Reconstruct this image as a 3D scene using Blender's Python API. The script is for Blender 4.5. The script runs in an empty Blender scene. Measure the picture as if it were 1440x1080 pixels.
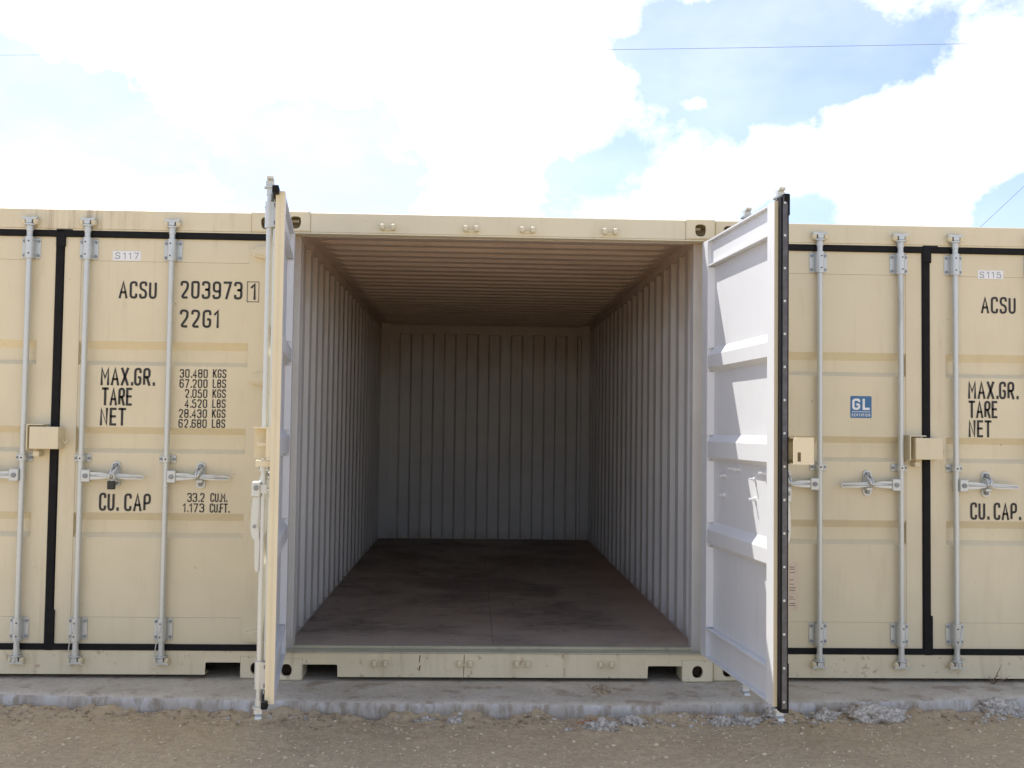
import bpy, bmesh, math, random
from mathutils import Vector, Matrix, noise
random.seed(7)
S = bpy.context.scene
COL = S.collection

# ------------------------------------------------------------------ camera
F, CAM, YAW, PITCH, ROLL = 1495.96, Vector((1.0865, -5.9204, 1.3906)), 0.03625, 0.04239, 0.01303
fwd = Vector((math.sin(YAW)*math.cos(PITCH), math.cos(YAW)*math.cos(PITCH), math.sin(PITCH)))
rgt = Vector((math.cos(YAW), -math.sin(YAW), 0)); upv = rgt.cross(fwd)
c_, s_ = math.cos(ROLL), math.sin(ROLL)
rgt, upv = c_*rgt + s_*upv, -s_*rgt + c_*upv
cd = bpy.data.cameras.new('camera'); cam = bpy.data.objects.new('camera', cd); COL.objects.link(cam)
M3 = Matrix((rgt, upv, -fwd)).transposed()
cam.matrix_world = Matrix.Translation(CAM) @ M3.to_4x4()
cd.sensor_width = 36; cd.lens = F/1440*36; cd.clip_end = 3000; cd.clip_start = .05
S.camera = cam
def raydir(u, v): return ((u-720)/F*rgt - (v-540)/F*upv + fwd).normalized()
def back(u, v, axis, val):
    d = raydir(u, v); t = (val-CAM[axis])/d[axis]; return CAM + t*d

# ------------------------------------------------------------------ light
SUN = Vector((-.392, .509, 1)).normalized()          # towards the sun
EL = math.asin(SUN.z); AZ = math.atan2(SUN.x, SUN.y)
sd = bpy.data.lights.new('sun', 'SUN'); sd.energy = 4.0; sd.angle = math.radians(.5); sd.color = (1, .95, .87)
so = bpy.data.objects.new('sun', sd); COL.objects.link(so); so.rotation_euler = SUN.to_track_quat('Z', 'Y').to_euler()
so.location = (-6, 8, 16)
S.view_settings.view_transform = 'Standard'; S.view_settings.look = 'None'
S.view_settings.exposure = 1.0; S.view_settings.gamma = 1; S.view_settings.use_curve_mapping = False

class NT:
    def __init__(s, t): s.t = t; s.n = t.nodes; s.l = t.links
    def new(s, ty, **k):
        n = s.n.new(ty)
        for a, b in k.items(): setattr(n, a, b)
        return n
    def put(s, sock, v):
        if isinstance(v, bpy.types.NodeSocket): s.l.new(v, sock)
        elif v is not None: sock.default_value = v
    def math(s, op, a, b=None, c=None, clamp=False):
        n = s.new('ShaderNodeMath', operation=op); n.use_clamp = clamp
        for i, v in enumerate((a, b, c)): s.put(n.inputs[i], v)
        return n.outputs[0]
    def vec(s, op, a, b=None):
        n = s.new('ShaderNodeVectorMath', operation=op); s.put(n.inputs[0], a); s.put(n.inputs[1], b)
        return n.outputs['Value' if op in ('LENGTH', 'DISTANCE', 'DOT_PRODUCT') else 'Vector']
    def noise(s, v, scale, detail=4, rough=.55, dist=0.):
        n = s.new('ShaderNodeTexNoise'); s.put(n.inputs['Vector'], v)
        n.inputs['Scale'].default_value = scale; n.inputs['Detail'].default_value = detail
        n.inputs['Roughness'].default_value = rough; n.inputs['Distortion'].default_value = dist
        return n.outputs[0]
    def ramp(s, v, a, b, lo=0., hi=1., smooth=True):
        n = s.new('ShaderNodeMapRange'); n.interpolation_type = 'SMOOTHSTEP' if smooth else 'LINEAR'
        for i, x in enumerate((v, a, b, lo, hi)): s.put(n.inputs[i], x)
        return n.outputs[0]
    def mix(s, f, a, b, op='MIX'):
        n = s.new('ShaderNodeMix'); n.data_type = 'RGBA'; n.blend_type = op; s.put(n.inputs[0], f)
        for i, x in ((6, a), (7, b)): s.put(n.inputs[i], (*x, 1) if isinstance(x, tuple) and len(x) == 3 else x)
        return n.outputs[2]
    def xyz(s, v):
        n = s.new('ShaderNodeSeparateXYZ'); s.put(n.inputs[0], v); return n.outputs
    def comb(s, x, y, z):
        n = s.new('ShaderNodeCombineXYZ')
        for i, v in enumerate((x, y, z)): s.put(n.inputs[i], v)
        return n.outputs[0]

W = bpy.data.worlds.new('World'); S.world = W; W.use_nodes = True
T = NT(W.node_tree); T.n.clear()
sky = T.new('ShaderNodeTexSky', sky_type='NISHITA', sun_disc=False)
sky.sun_elevation = EL; sky.sun_rotation = AZ; sky.air_density = 1.0; sky.dust_density = .5; sky.ozone_density = 1.0
tc = T.new('ShaderNodeTexCoord'); dirv = T.vec('NORMALIZE', tc.outputs['Generated']); dx, dy, dz = T.xyz(dirv)
azn = T.math('ARCTAN2', dx, dy); eln = T.math('ARCSINE', dz)
ASP = .62
warp = T.new('ShaderNodeTexNoise'); T.put(warp.inputs['Vector'], dirv); warp.inputs['Scale'].default_value = 9.; warp.inputs['Detail'].default_value = 6; warp.inputs['Roughness'].default_value = .6
p2 = T.vec('ADD', T.comb(T.math('MULTIPLY', azn, ASP), eln, 0.), T.vec('MULTIPLY', T.vec('SUBTRACT', warp.outputs['Color'], (.5, .5, .5)), (.085, .075, 0.)))
# clouds as they stand in the sky: (direction seen in the photograph, angular size, weight)
field = T.math('MULTIPLY_ADD', T.noise(T.vec('MULTIPLY', dirv, (1, 1, 1.7)), 7.5, 10, .62, .2), 1.45, -.745)
px2rad = 1/F
for (u, v, r, w) in ((290, 70, 170, .4), (560, 60, 260, .6), (770, 70, 130, .42), (720, 190, 130, .42), (900, 170, 90, .34),
                     (40, 20, 70, .3), (130, 265, 150, .3), (690, 275, 90, .25),
                     (930, 270, 90, .4), (1090, 230, 90, .42), (1240, 215, 120, .55), (1370, 150, 130, .6), (1290, 270, 90, .3), (1205, 125, 40, .3),
                     (1265, 45, 40, .3), (980, 0, 50, .3), (1230, 5, 60, .25), (985, 135, 24, .4), (1075, 72, 28, .3),
                     (1060, 110, 150, -.55), (1150, 80, 120, -.45), (1420, 255, 75, -.6), (1320, 60, 60, -.3), (870, 225, 75, -.5), (930, 60, 70, -.3), (1240, 90, 60, -.25),
                     (60, 130, 110, -.3), (430, 220, 150, -.55), (180, 190, 90, -.3), (1000, 40, 60, -.2), (1130, 295, 80, -.3)):
    d = raydir(u, v); a, e = math.atan2(d.x, d.y), math.asin(d.z)
    dist = T.vec('DISTANCE', p2, (a*ASP, e, 0.))
    field = T.math('ADD', field, T.ramp(dist, 0., r*px2rad*1.05, w, 0.))
cover = T.ramp(T.math('MULTIPLY_ADD', T.noise(T.vec('MULTIPLY', dirv, (1, 1, 1.4)), 24., 6, .65), .34, T.math('SUBTRACT', field, .17)), -.14, .38)
veil = T.ramp(T.noise(T.vec('MULTIPLY', dirv, (1, 1, 2.5)), 2.2, 5, .6), .3, .75, .0, .2)
glow = T.ramp(T.vec('DOT_PRODUCT', dirv, tuple(SUN)), .45, .98, 0., .3)      # bright haze towards the sun
cover = T.math('MAXIMUM', cover, T.math('ADD', veil, glow, clamp=True))
puff = T.noise(T.vec('MULTIPLY', dirv, (1, 1, 1.6)), 11., 6, .6)
ccol = T.mix(T.ramp(puff, .25, .7), (6.0, 6.3, 6.8), (8.6, 8.65, 8.7))
skyc = T.mix(cover, T.mix(1., sky.outputs[0], (.9, .84, .92), 'MULTIPLY'), ccol)
bg = T.new('ShaderNodeBackground'); bg.inputs[1].default_value = .115; T.put(bg.inputs[0], skyc)
T.l.new(bg.outputs[0], T.new('ShaderNodeOutputWorld').inputs[0])

# ------------------------------------------------------------------ materials
def material(name, fn):
    m = bpy.data.materials.new(name); m.use_nodes = True; t = NT(m.node_tree); t.n.clear()
    b = t.new('ShaderNodeBsdfPrincipled'); t.l.new(b.outputs[0], t.new('ShaderNodeOutputMaterial').inputs[0])
    co = t.new('ShaderNodeTexCoord').outputs['Object']
    fn(t, b, co); return m
def bump(t, b, h, strength=.3, dist=.002):
    n = t.new('ShaderNodeBump'); n.inputs['Strength'].default_value = strength; n.inputs['Distance'].default_value = dist
    t.put(n.inputs['Height'], h); t.l.new(n.outputs[0], b.inputs['Normal'])
def setp(t, b, col, rough=.5, metal=0., spec=.5):
    t.put(b.inputs['Base Color'], (*col, 1) if isinstance(col, tuple) else col)
    t.put(b.inputs['Roughness'], rough); t.put(b.inputs['Metallic'], metal); b.inputs['Specular IOR Level'].default_value = spec
def paint(base, dirt, amount=.3, rough=.42, streak=0., rust=0.):
    def fn(t, b, co):
        g = t.new('ShaderNodeNewGeometry').outputs['Position']
        n1 = t.noise(g, 2.3, 5, .6); n2 = t.noise(t.vec('MULTIPLY', g, (1, 1, .18)), 14, 4, .6)
        c = t.mix(t.ramp(n1, .35, .75, 0., amount), base, tuple(x*.82 for x in base))
        c = t.mix(t.ramp(n2, .52, .78, 0., amount*.55), c, dirt)
        if streak:
            s = t.noise(t.vec('MULTIPLY', g, (1, 1, .06)), 30, 5, .7); gx_ = t.xyz(g)[0]; lo = t.math('MULTIPLY', t.ramp(gx_, -1.55, -1.3), t.ramp(gx_, -.7, -1.0))
            c = t.mix(t.math('MULTIPLY', t.ramp(s, .44, .78), t.math('MULTIPLY', lo, streak)), c, (.27, .2, .13))
        run = t.noise(t.vec('MULTIPLY', g, (1, 1, .035)), 26, 4, .65); ly = t.noise(g, 1.9, 3, .6)
        c = t.mix(t.math('MULTIPLY', t.ramp(run, .56, .74), t.ramp(ly, .42, .66, 0., .34)), c, dirt)
        # small chips and flecks
        f = t.noise(g, 46, 2, .5); f2 = t.noise(g, 6.1, 3, .5)
        c = t.mix(t.math('MULTIPLY', t.ramp(f, .755, .79), t.ramp(f2, .5, .58)), c, (.12, .085, .055))
        if rust:
            r = t.noise(g, 17, 5, .65); c = t.mix(t.math('MULTIPLY', t.ramp(r, .6, .68), rust), c, (.23, .1, .04))
        setp(t, b, c, t.ramp(n1, .3, .7, rough-.06, rough+.1))
        bump(t, b, t.noise(g, 4.5, 1, .5), .16, .011)
    return fn
TAN = (.705, .635, .458)
M = {}
M['tan'] = material('tan_paint', paint(TAN, (.42, .33, .2)))
M['tan_top'] = material('tan_paint_streaked', paint(TAN, (.42, .33, .2), .35, .45, .7))
M['tan_worn'] = material('tan_paint_worn', paint(TAN, (.36, .27, .16), .6, .5, 0, .45))
M['white'] = material('pale_grey_paint', paint((.68, .695, .72), (.5, .49, .47), .3, .42))
def fn(t, b, co):       # grey inside paint with brown dust in the upper part of the walls
    g = t.new('ShaderNodeNewGeometry').outputs['Position']; x, y, z = t.xyz(g)
    n = t.noise(t.vec('MULTIPLY', g, (3, 3, .8)), 2.6, 5, .62); n1 = t.noise(g, 1.4, 4, .6)
    c = t.mix(t.ramp(n1, .3, .7), (.62, .622, .615), (.54, .542, .54))
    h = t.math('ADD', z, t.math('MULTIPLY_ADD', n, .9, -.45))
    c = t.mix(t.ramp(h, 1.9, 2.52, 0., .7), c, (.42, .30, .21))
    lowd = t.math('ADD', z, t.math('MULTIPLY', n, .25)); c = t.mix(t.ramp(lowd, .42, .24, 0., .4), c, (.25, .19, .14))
    sp = t.noise(g, 40, 2, .5); c = t.mix(t.ramp(sp, .74, .8, 0., .6), c, (.5, .5, .5))
    setp(t, b, c, .5)
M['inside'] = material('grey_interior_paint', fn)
def fn(t, b, co):       # dusty brown ceiling
    g = t.new('ShaderNodeNewGeometry').outputs['Position']
    n = t.noise(t.vec('MULTIPLY', g, (.7, 1.6, 1)), 2.4, 6, .62); n2 = t.noise(t.vec('MULTIPLY', g, (.35, 3, 1)), 6, 4, .6)
    c = t.mix(t.ramp(n, .3, .72), (.62, .47, .36), (.50, .375, .29)); c = t.mix(t.ramp(n2, .4, .75, 0., .55), c, (.66, .52, .41))
    setp(t, b, c, .7)
M['ceiling'] = material('dusty_ceiling_paint', fn)
def fn(t, b, co):       # plywood deck, dark and scuffed
    g = t.new('ShaderNodeNewGeometry').outputs['Position']
    gr = t.noise(t.vec('MULTIPLY', g, (9, .6, 1)), 5, 5, .6); n = t.noise(g, 1.3, 5, .62, .4)
    c = t.mix(gr, (.31, .25, .21), (.25, .20, .167)); c = t.mix(t.ramp(n, .42, .68, 0., .75), c, (.12, .10, .085))
    sw = t.noise(t.vec('MULTIPLY', g, (1.1, 3.2, 1)), 1.9, 4, .55, 1.6)
    c = t.mix(t.math('MULTIPLY', t.ramp(t.math('ABSOLUTE', t.math('SUBTRACT', sw, .5)), .035, 0.), t.ramp(n, .36, .55, 0., .7)), c, (.06, .053, .047))
    sp = t.noise(g, 9, 3, .55); c = t.mix(t.ramp(sp, .68, .73, 0., .8), c, (.035, .032, .03))
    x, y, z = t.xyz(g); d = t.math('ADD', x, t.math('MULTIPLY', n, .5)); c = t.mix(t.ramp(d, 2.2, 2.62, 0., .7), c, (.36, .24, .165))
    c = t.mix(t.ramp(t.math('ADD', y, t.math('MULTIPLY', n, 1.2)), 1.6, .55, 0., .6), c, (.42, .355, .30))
    setp(t, b, c, t.ramp(n, .3, .7, .5, .7)); bump(t, b, gr, .15, .002)
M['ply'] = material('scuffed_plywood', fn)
def fn(t, b, co):
    g = t.new('ShaderNodeNewGeometry').outputs['Position']
    n = t.noise(g, 60, 4, .65); n2 = t.noise(t.vec('MULTIPLY', g, (1, 1, .2)), 11, 4, .6)
    c = t.mix(n, (.50, .53, .53), (.66, .69, .69)); c = t.mix(t.ramp(n2, .55, .75, 0., .5), c, (.36, .37, .34))
    setp(t, b, c, t.ramp(n, .3, .7, .34, .5), .45); bump(t, b, n, .1, .0006)
M['zinc'] = material('galvanised_steel', fn)
def flat(col, rough=.6, metal=0., var=.15, sc=30, spec=.5):
    def fn(t, b, co):
        g = t.new('ShaderNodeNewGeometry').outputs['Position']; n = t.noise(g, sc, 4, .6)
        setp(t, b, t.mix(t.ramp(n, .3, .7), tuple(x*(1-var) for x in col), tuple(min(1, x*(1+var)) for x in col)), rough, metal, spec)
    return fn
M['bolt'] = material('dull_steel_bolt', flat((.25, .27, .285), .5, .4, .2))
M['rubber'] = material('black_rubber', flat((.007, .007, .008), .7, 0, .3, 20, .25))
M['strip'] = material('grey_retainer_strip', flat((.10, .10, .11), .5, .3, .2))
M['hole'] = material('shade_and_print_brown', flat((.16, .115, .075), .8, 0, .3))  # lower casting hollows have shade put into the colour; also floor base, plate print
M['ink'] = material('black_lettering', flat((.022, .02, .02), .5, 0, .2))
M['grey_ink'] = material('grey_lettering', flat((.22, .25, .27), .6))
M['sticker'] = material('white_sticker', flat((.78, .8, .82), .4, 0, .04))
M['blue'] = material('blue_sticker', flat((.035, .15, .33), .4, 0, .06))
M['plate'] = material('pinkish_data_plate', flat((.68, .57, .45), .4, 0, .06))
M['padlock'] = material('black_padlock_body', flat((.02, .022, .02), .4, 0, .2))
M['green'] = material('worn_threshold_paint', paint((.46, .44, .33), (.2, .17, .12), .8, .5, 0, .2))
M['rust'] = material('rust', flat((.12, .05, .02), .9, 0, .4, 60))
def fn(t, b, co):
    g = t.new('ShaderNodeNewGeometry').outputs['Position']
    n = t.noise(g, 3.1, 6, .65); n2 = t.noise(g, 40, 4, .6); n3 = t.noise(g, 210, 2, .6)
    c = t.mix(t.ramp(n, .32, .7), (.56, .51, .425), (.45, .40, .32)); c = t.mix(t.ramp(n2, .5, .75, 0., .5), c, (.20, .17, .14))
    c = t.mix(t.ramp(t.noise(g, 5.5, 5, .6), .52, .66, 0., .6), c, (.25, .18, .12))
    setp(t, b, c, .9); bump(t, b, t.math('ADD', n2, t.math('MULTIPLY', n3, .4)), .5, .006)
M['concrete'] = material('weathered_concrete', fn)
def fn(t, b, co):
    g = t.new('ShaderNodeNewGeometry').outputs['Position']
    n = t.noise(t.vec('MULTIPLY', g, (1, 1, .5)), 5, 6, .65); n2 = t.noise(t.vec('MULTIPLY', g, (1, 1, .3)), 17, 5, .65); n3 = t.noise(g, 160, 2, .6)
    c = t.mix(t.ramp(n, .36, .62), (.57, .555, .54), (.44, .40, .35)); c = t.mix(t.ramp(n2, .44, .66, 0., .85), c, (.30, .25, .19))
    x, y, z = t.xyz(g); c = t.mix(t.ramp(t.math('ADD', z, t.math('MULTIPLY', n2, .04)), -.05, -.085, 0., .8), c, (.25, .19, .14))
    setp(t, b, c, .9); bump(t, b, t.math('ADD', n2, t.math('MULTIPLY', n3, .3)), .6, .008)
M['slabface'] = material('whitened_concrete_face', fn)
def fn(t, b, co):
    g = t.new('ShaderNodeNewGeometry').outputs['Position']
    n = t.noise(g, 1.7, 6, .62); n2 = t.noise(g, 34, 5, .65); n3 = t.noise(g, 190, 3, .6); n4 = t.noise(g, 75, 2, .5)
    c = t.mix(t.ramp(n, .35, .66), (.53, .42, .265), (.46, .36, .23)); c = t.mix(t.ramp(n2, .35, .7, 0., .65), c, (.32, .25, .17))
    c = t.mix(t.ramp(n3, .55, .72, 0., .55), c, (.52, .45, .36)); c = t.mix(t.ramp(n4, .68, .74, 0., .7), c, (.62, .56, .48))
    setp(t, b, c, .95, 0, .2); bump(t, b, t.math('ADD', n2, t.math('MULTIPLY', n3, .5)), .7, .008)
M['dirt'] = material('packed_gravelly_dirt', fn)
M['pebble'] = material('pale_pebbles', flat((.60, .49, .34), .85, 0, .35, 55))
M['lump'] = material('spilled_concrete', flat((.47, .43, .375), .95, 0, .4, 60))
M['earth'] = material('brown_earth_clods', flat((.37, .285, .19), .95, 0, .3, 40))
M['wood'] = material('reddish_wood', flat((.42, .22, .12), .7, 0, .25))
M['twig'] = material('dry_stem', flat((.22, .16, .11), .8))
M['cable'] = material('weathered_cable', flat((.16, .19, .24), .6))
M['pole'] = material('weathered_timber', flat((.2, .16, .12), .85, 0, .3))

# ------------------------------------------------------------------ mesh helpers
class MB:
    def __init__(s): s.v = []; s.f = []; s.m = []; s.sm = []
    def add(s, vs, fs, mat=0, smooth=False):
        o = len(s.v); s.v += [tuple(p) for p in vs]
        for i, f in enumerate(fs):
            s.f.append([o+k for k in f]); s.m.append(mat[i] if isinstance(mat, list) else mat); s.sm.append(smooth)
        return s
    def box(s, x0, x1, y0, y1, z0, z1, mat=0, fm=None):
        vs = [(x, y, z) for z in (z0, z1) for y in (y0, y1) for x in (x0, x1)]
        fs = [(0, 2, 3, 1), (4, 5, 7, 6), (0, 1, 5, 4), (2, 6, 7, 3), (0, 4, 6, 2), (1, 3, 7, 5)]
        ms = [mat]*6
        for k, w in (fm or {}).items(): ms['zZyYxX'.index(k)] = w
        return s.add(vs, fs, ms)
    def cbox(s, x0, x1, y0, y1, z0, z1, c=.004, mat=0):
        bm = bmesh.new()
        for x, sx in ((x0, 1), (x1, -1)):
            for y, sy in ((y0, 1), (y1, -1)):
                for z, sz in ((z0, 1), (z1, -1)):
                    for k in range(3):
                        bm.verts.new((x+sx*c*(k != 0), y+sy*c*(k != 1), z+sz*c*(k != 2)))
        bmesh.ops.convex_hull(bm, input=bm.verts); bmesh.ops.dissolve_limit(bm, angle_limit=.02, verts=bm.verts, edges=bm.edges)
        bm.verts.index_update(); s.add([v.co for v in bm.verts], [[v.index for v in f.verts] for f in bm.faces], mat); bm.free(); return s
    def cyl(s, p0, p1, r, n=12, r2=None, mat=0, caps=True):
        p0, p1 = Vector(p0), Vector(p1); d = (p1-p0).normalized(); a = d.orthogonal().normalized(); b = d.cross(a)
        r2 = r if r2 is None else r2
        cs = [(math.cos(2*math.pi*i/n), math.sin(2*math.pi*i/n)) for i in range(n)]
        A = [p0+r*(x*a+y*b) for x, y in cs]; B = [p1+r2*(x*a+y*b) for x, y in cs]
        s.add(A+B, [(i, (i+1) % n, n+(i+1) % n, n+i) for i in range(n)], mat, True)
        if caps: s.add(A, [tuple(range(n))[::-1]], mat); s.add(B, [tuple(range(n))], mat)
        return s
    def tube(s, path, r, n=6, mat=0):
        P = [Vector(p) for p in path]; rings = []; a = None
        for i, p in enumerate(P):
            d = (P[min(i+1, len(P)-1)]-P[max(i-1, 0)]).normalized()
            a = (d.orthogonal() if a is None else a-d*a.dot(d)).normalized(); b = d.cross(a)
            rr = r[i] if isinstance(r, (list, tuple)) else r
            rings += [p+rr*(math.cos(2*math.pi*k/n)*a+math.sin(2*math.pi*k/n)*b) for k in range(n)]
        fs = [(i*n+k, i*n+(k+1) % n, (i+1)*n+(k+1) % n, (i+1)*n+k) for i in range(len(P)-1) for k in range(n)]
        fs += [tuple(range(n))[::-1], tuple(range((len(P)-1)*n, len(P)*n))]
        return s.add(rings, fs, mat, True)
    def prism(s, poly, y0, y1, mat=0):      # polygon in x,z (counter-clockwise seen from -y), extruded along y
        n = len(poly); A = [(x, y0, z) for x, z in poly]; B = [(x, y1, z) for x, z in poly]
        return s.add(A+B, [tuple(range(n)), tuple(range(2*n-1, n-1, -1))]+[(i, n+i, n+(i+1) % n, (i+1) % n) for i in range(n)], mat)
    def mesh(s, name, mats, mirror=False):
        me = bpy.data.meshes.new(name)
        vs = [(-x, y, z) for x, y, z in s.v] if mirror else s.v
        fs = [f[::-1] for f in s.f] if mirror else s.f
        me.from_pydata(vs, [], fs)
        for m in mats: me.materials.append(M[m])
        me.polygons.foreach_set('material_index', s.m); me.polygons.foreach_set('use_smooth', s.sm)
        me.update(); return me
CACHE = {}
def link(name, me, parent=None, loc=(0, 0, 0), rz=0.):
    o = bpy.data.objects.new(name, me); COL.objects.link(o); o.parent = parent; o.location = loc; o.rotation_euler = (0, 0, rz); return o
def part(name, mats, parent, build, key=None, mirror=False, loc=(0, 0, 0), rz=0., label=None):
    k = (key, mirror) if key else None
    if k is None or k not in CACHE:
        mb = MB(); build(mb); me = mb.mesh(name, mats if isinstance(mats, (list, tuple)) else [mats], mirror)
        if k: CACHE[k] = me
    else: me = CACHE[k]
    o = link(name, me, parent, loc, rz)
    if label: o['label'] = label
    return o
def tag(o, label, cat, group=None):
    o['label'] = label; o['category'] = cat
    if group: o['group'] = group
    return o

# ------------------------------------------------------------------ stencil lettering
def rnd(pts, r, closed=False):
    out = []; n = len(pts)
    for i, p in enumerate(pts):
        p = Vector(p)
        if not closed and i in (0, n-1): out.append(p); continue
        a, b = Vector(pts[i-1]), Vector(pts[(i+1) % n]); la, lb = (a-p).length, (b-p).length
        k = min(r, la*.5, lb*.5); A = p+(a-p).normalized()*k; B = p+(b-p).normalized()*k
        for j in range(6):
            t = j/5; out.append((1-t)**2*A+2*t*(1-t)*p+t*t*B)
    if closed: out.append(out[0].copy())
    return out
w = .42; h = w/2
G = {  # strokes: (points, corner radius, closed)
 'A': (.5, [([(0, 0), (.25, 1), (.5, 0)], 0, 0), ([(.09, .33), (.41, .33)], 0, 0)]),
 'B': (w, [([(0, 0), (0, 1), (w*.95, 1), (w*.95, .53), (0, .53)], .2, 0), ([(0, .53), (w, .53), (w, 0), (0, 0)], .2, 0)]),
 'C': (w, [([(w, .74), (w, 1), (0, 1), (0, 0), (w, 0), (w, .26)], h, 0)]),
 'D': (w, [([(0, 0), (0, 1), (w, 1), (w, 0), (0, 0)], h, 0)]),
 'E': (.36, [([(.36, 1), (0, 1), (0, 0), (.36, 0)], 0, 0), ([(0, .52), (.32, .52)], 0, 0)]),
 'F': (.36, [([(.36, 1), (0, 1), (0, 0)], 0, 0), ([(0, .52), (.32, .52)], 0, 0)]),
 'G': (w, [([(w, .74), (w, 1), (0, 1), (0, 0), (w, 0), (w, .47), (.22, .47)], h, 0)]),
 'I': (.02, [([(.01, 0), (.01, 1)], 0, 0)]),
 'K': (w, [([(0, 0), (0, 1)], 0, 0), ([(w, 1), (0, .4)], 0, 0), ([(.14, .58), (w, 0)], 0, 0)]),
 'L': (.36, [([(0, 1), (0, 0), (.36, 0)], 0, 0)]),
 'M': (.52, [([(0, 0), (0, 1), (.26, .4), (.52, 1), (.52, 0)], 0, 0)]),
 'N': (.44, [([(0, 0), (0, 1), (.44, 0), (.44, 1)], 0, 0)]),
 'P': (w, [([(0, 0), (0, 1), (w, 1), (w, .45), (0, .45)], .2, 0)]),
 'R': (w, [([(0, 0), (0, 1), (w, 1), (w, .48), (0, .48)], .2, 0), ([(.22, .48), (w, 0)], 0, 0)]),
 'S': (w, [([(w, .76), (w, 1), (0, 1), (0, .56), (w, .46), (w, 0), (0, 0), (0, .24)], h, 0)]),
 'T': (.44, [([(0, 1), (.44, 1)], 0, 0), ([(.22, 1), (.22, 0)], 0, 0)]),
 'U': (w, [([(0, 1), (0, 0), (w, 0), (w, 1)], h, 0)]),
 'X': (.46, [([(0, 0), (.46, 1)], 0, 0), ([(0, 1), (.46, 0)], 0, 0)]),
 '0': (w, [([(h, 1), (0, 1), (0, 0), (w, 0), (w, 1), (h, 1)], h, 0)]),
 '1': (.2, [([(0, .8), (.18, 1), (.18, 0)], 0, 0)]),
 '2': (w, [([(0, .76), (0, 1), (w, 1), (w, .6), (0, 0), (w, 0)], .2, 0)]),
 '3': (w, [([(0, .78), (0, 1), (w, 1), (w, .53), (.14, .53)], .2, 0), ([(.14, .53), (w, .53), (w, 0), (0, 0), (0, .22)], .2, 0)]),
 '4': (w, [([(.32, 0), (.32, 1), (0, .24), (w, .24)], 0, 0)]),
 '5': (w, [([(w*.95, 1), (.02, 1), (0, .54), (w, .64), (w, 0), (0, 0), (0, .22)], .2, 0)]),
 '6': (w, [([(w, .8), (w, 1), (0, 1), (0, 0), (w, 0), (w, .58), (0, .58)], .2, 0)]),
 '7': (w, [([(0, 1), (w, 1), (.14, 0)], 0, 0)]),
 '8': (w, [([(h, 1), (0, 1), (0, .53), (w, .53), (w, 1), (h, 1)], .2, 0), ([(h, .53), (0, .53), (0, 0), (w, 0), (w, .53), (h, .53)], .2, 0)]),
 '9': (w, [([(0, .2), (0, 0), (w, 0), (w, 1), (0, 1), (0, .42), (w, .42)], .2, 0)]),
 '.': (.06, [([(.06, .0), (.06, .09)], 0, 0)]), ' ': (.3, []),
}
def text_mesh(name, s, x0, x1, z0, z1, y, mat='ink', th=.125, gap=.2):
    """one line of letters filling x0..x1, z0..z1 on the plane y"""
    H = z1-z0; t = th; mb = MB(); adv = []; x = 0
    for ch in s:
        adv.append(x); x += G[ch][0]+gap+(0 if ch in '. ' else t*.6)
    total = x-gap-(0 if s[-1] in '. ' else t*.6)+t
    kx = (x1-x0)/total; inner = 1-t
    for ch, ax in zip(s, adv):
        for pts, r, cl in G[ch][1]:
            P = rnd(pts, r) if r else [Vector(p) for p in pts]
            P = [Vector((x0+(ax+p.x+t/2)*kx, z0+(p.y*inner+t/2)*H)) for p in P]
            hw = t*H/2; n = len(P); L = []; R = []
            for i, p in enumerate(P):
                d0 = (p-P[i-1]).normalized() if i else None; d1 = (P[i+1]-p).normalized() if i < n-1 else None
                if d0 is None or d0.length < .5: d0 = d1
                if d1 is None or d1.length < .5: d1 = d0
                n0 = Vector((-d0.y, d0.x)); n1 = Vector((-d1.y, d1.x)); m = n0+n1
                m = n0 if m.length < .2 else m.normalized(); m = m*min(1.6, 1/max(.35, m.dot(n0)))*hw
                e = -d1*hw*.9 if i == 0 and not r else (d0*hw*.9 if i == n-1 and not r else Vector((0, 0)))
                L.append(p+m+e); R.append(p-m+e)
            vs = [(a.x, y, a.y) for a in L]+[(a.x, y, a.y) for a in R]
            mb.add(vs, [(i, n+i, n+i+1, i+1) for i in range(n-1)])
    return mb.mesh(name, [mat])
def lettering(door, origin, yf, s, u0, u1, v0, v1, mat='ink', name='lettering', th=.128, gap=.2, lift=.0015):
    """px box in the photograph -> letters on the door face (world plane y = yf)"""
    um, vm = (u0+u1)/2, (v0+v1)/2; yw = yf-lift
    a = back(u0, vm, 1, yw); b = back(u1, vm, 1, yw); c = back(um, v0, 1, yw); d = back(um, v1, 1, yw)
    me = text_mesh(name, s, a.x-origin.x, b.x-origin.x, d.z-origin.z, c.z-origin.z, yw-origin.y, mat, th, gap)
    return link(name, me, door)

# ------------------------------------------------------------------ shipping container
CW, CH, CL = 2.438, 2.591, 6.058
PIN = .03
A_IN, B_OUT = 1.189-.158, 1.189-.622        # lock rods, measured from the hinge pin
DZ0, DZ1 = .168, 2.445
RIBS = ((1.851, 1.807, 1.740, 1.716), (1.374, 1.337, 1.255, 1.231), (.902, .859, .792, .765))
ROD = -.017
HZ = (2.358, 1.65, .94, .235)

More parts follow.
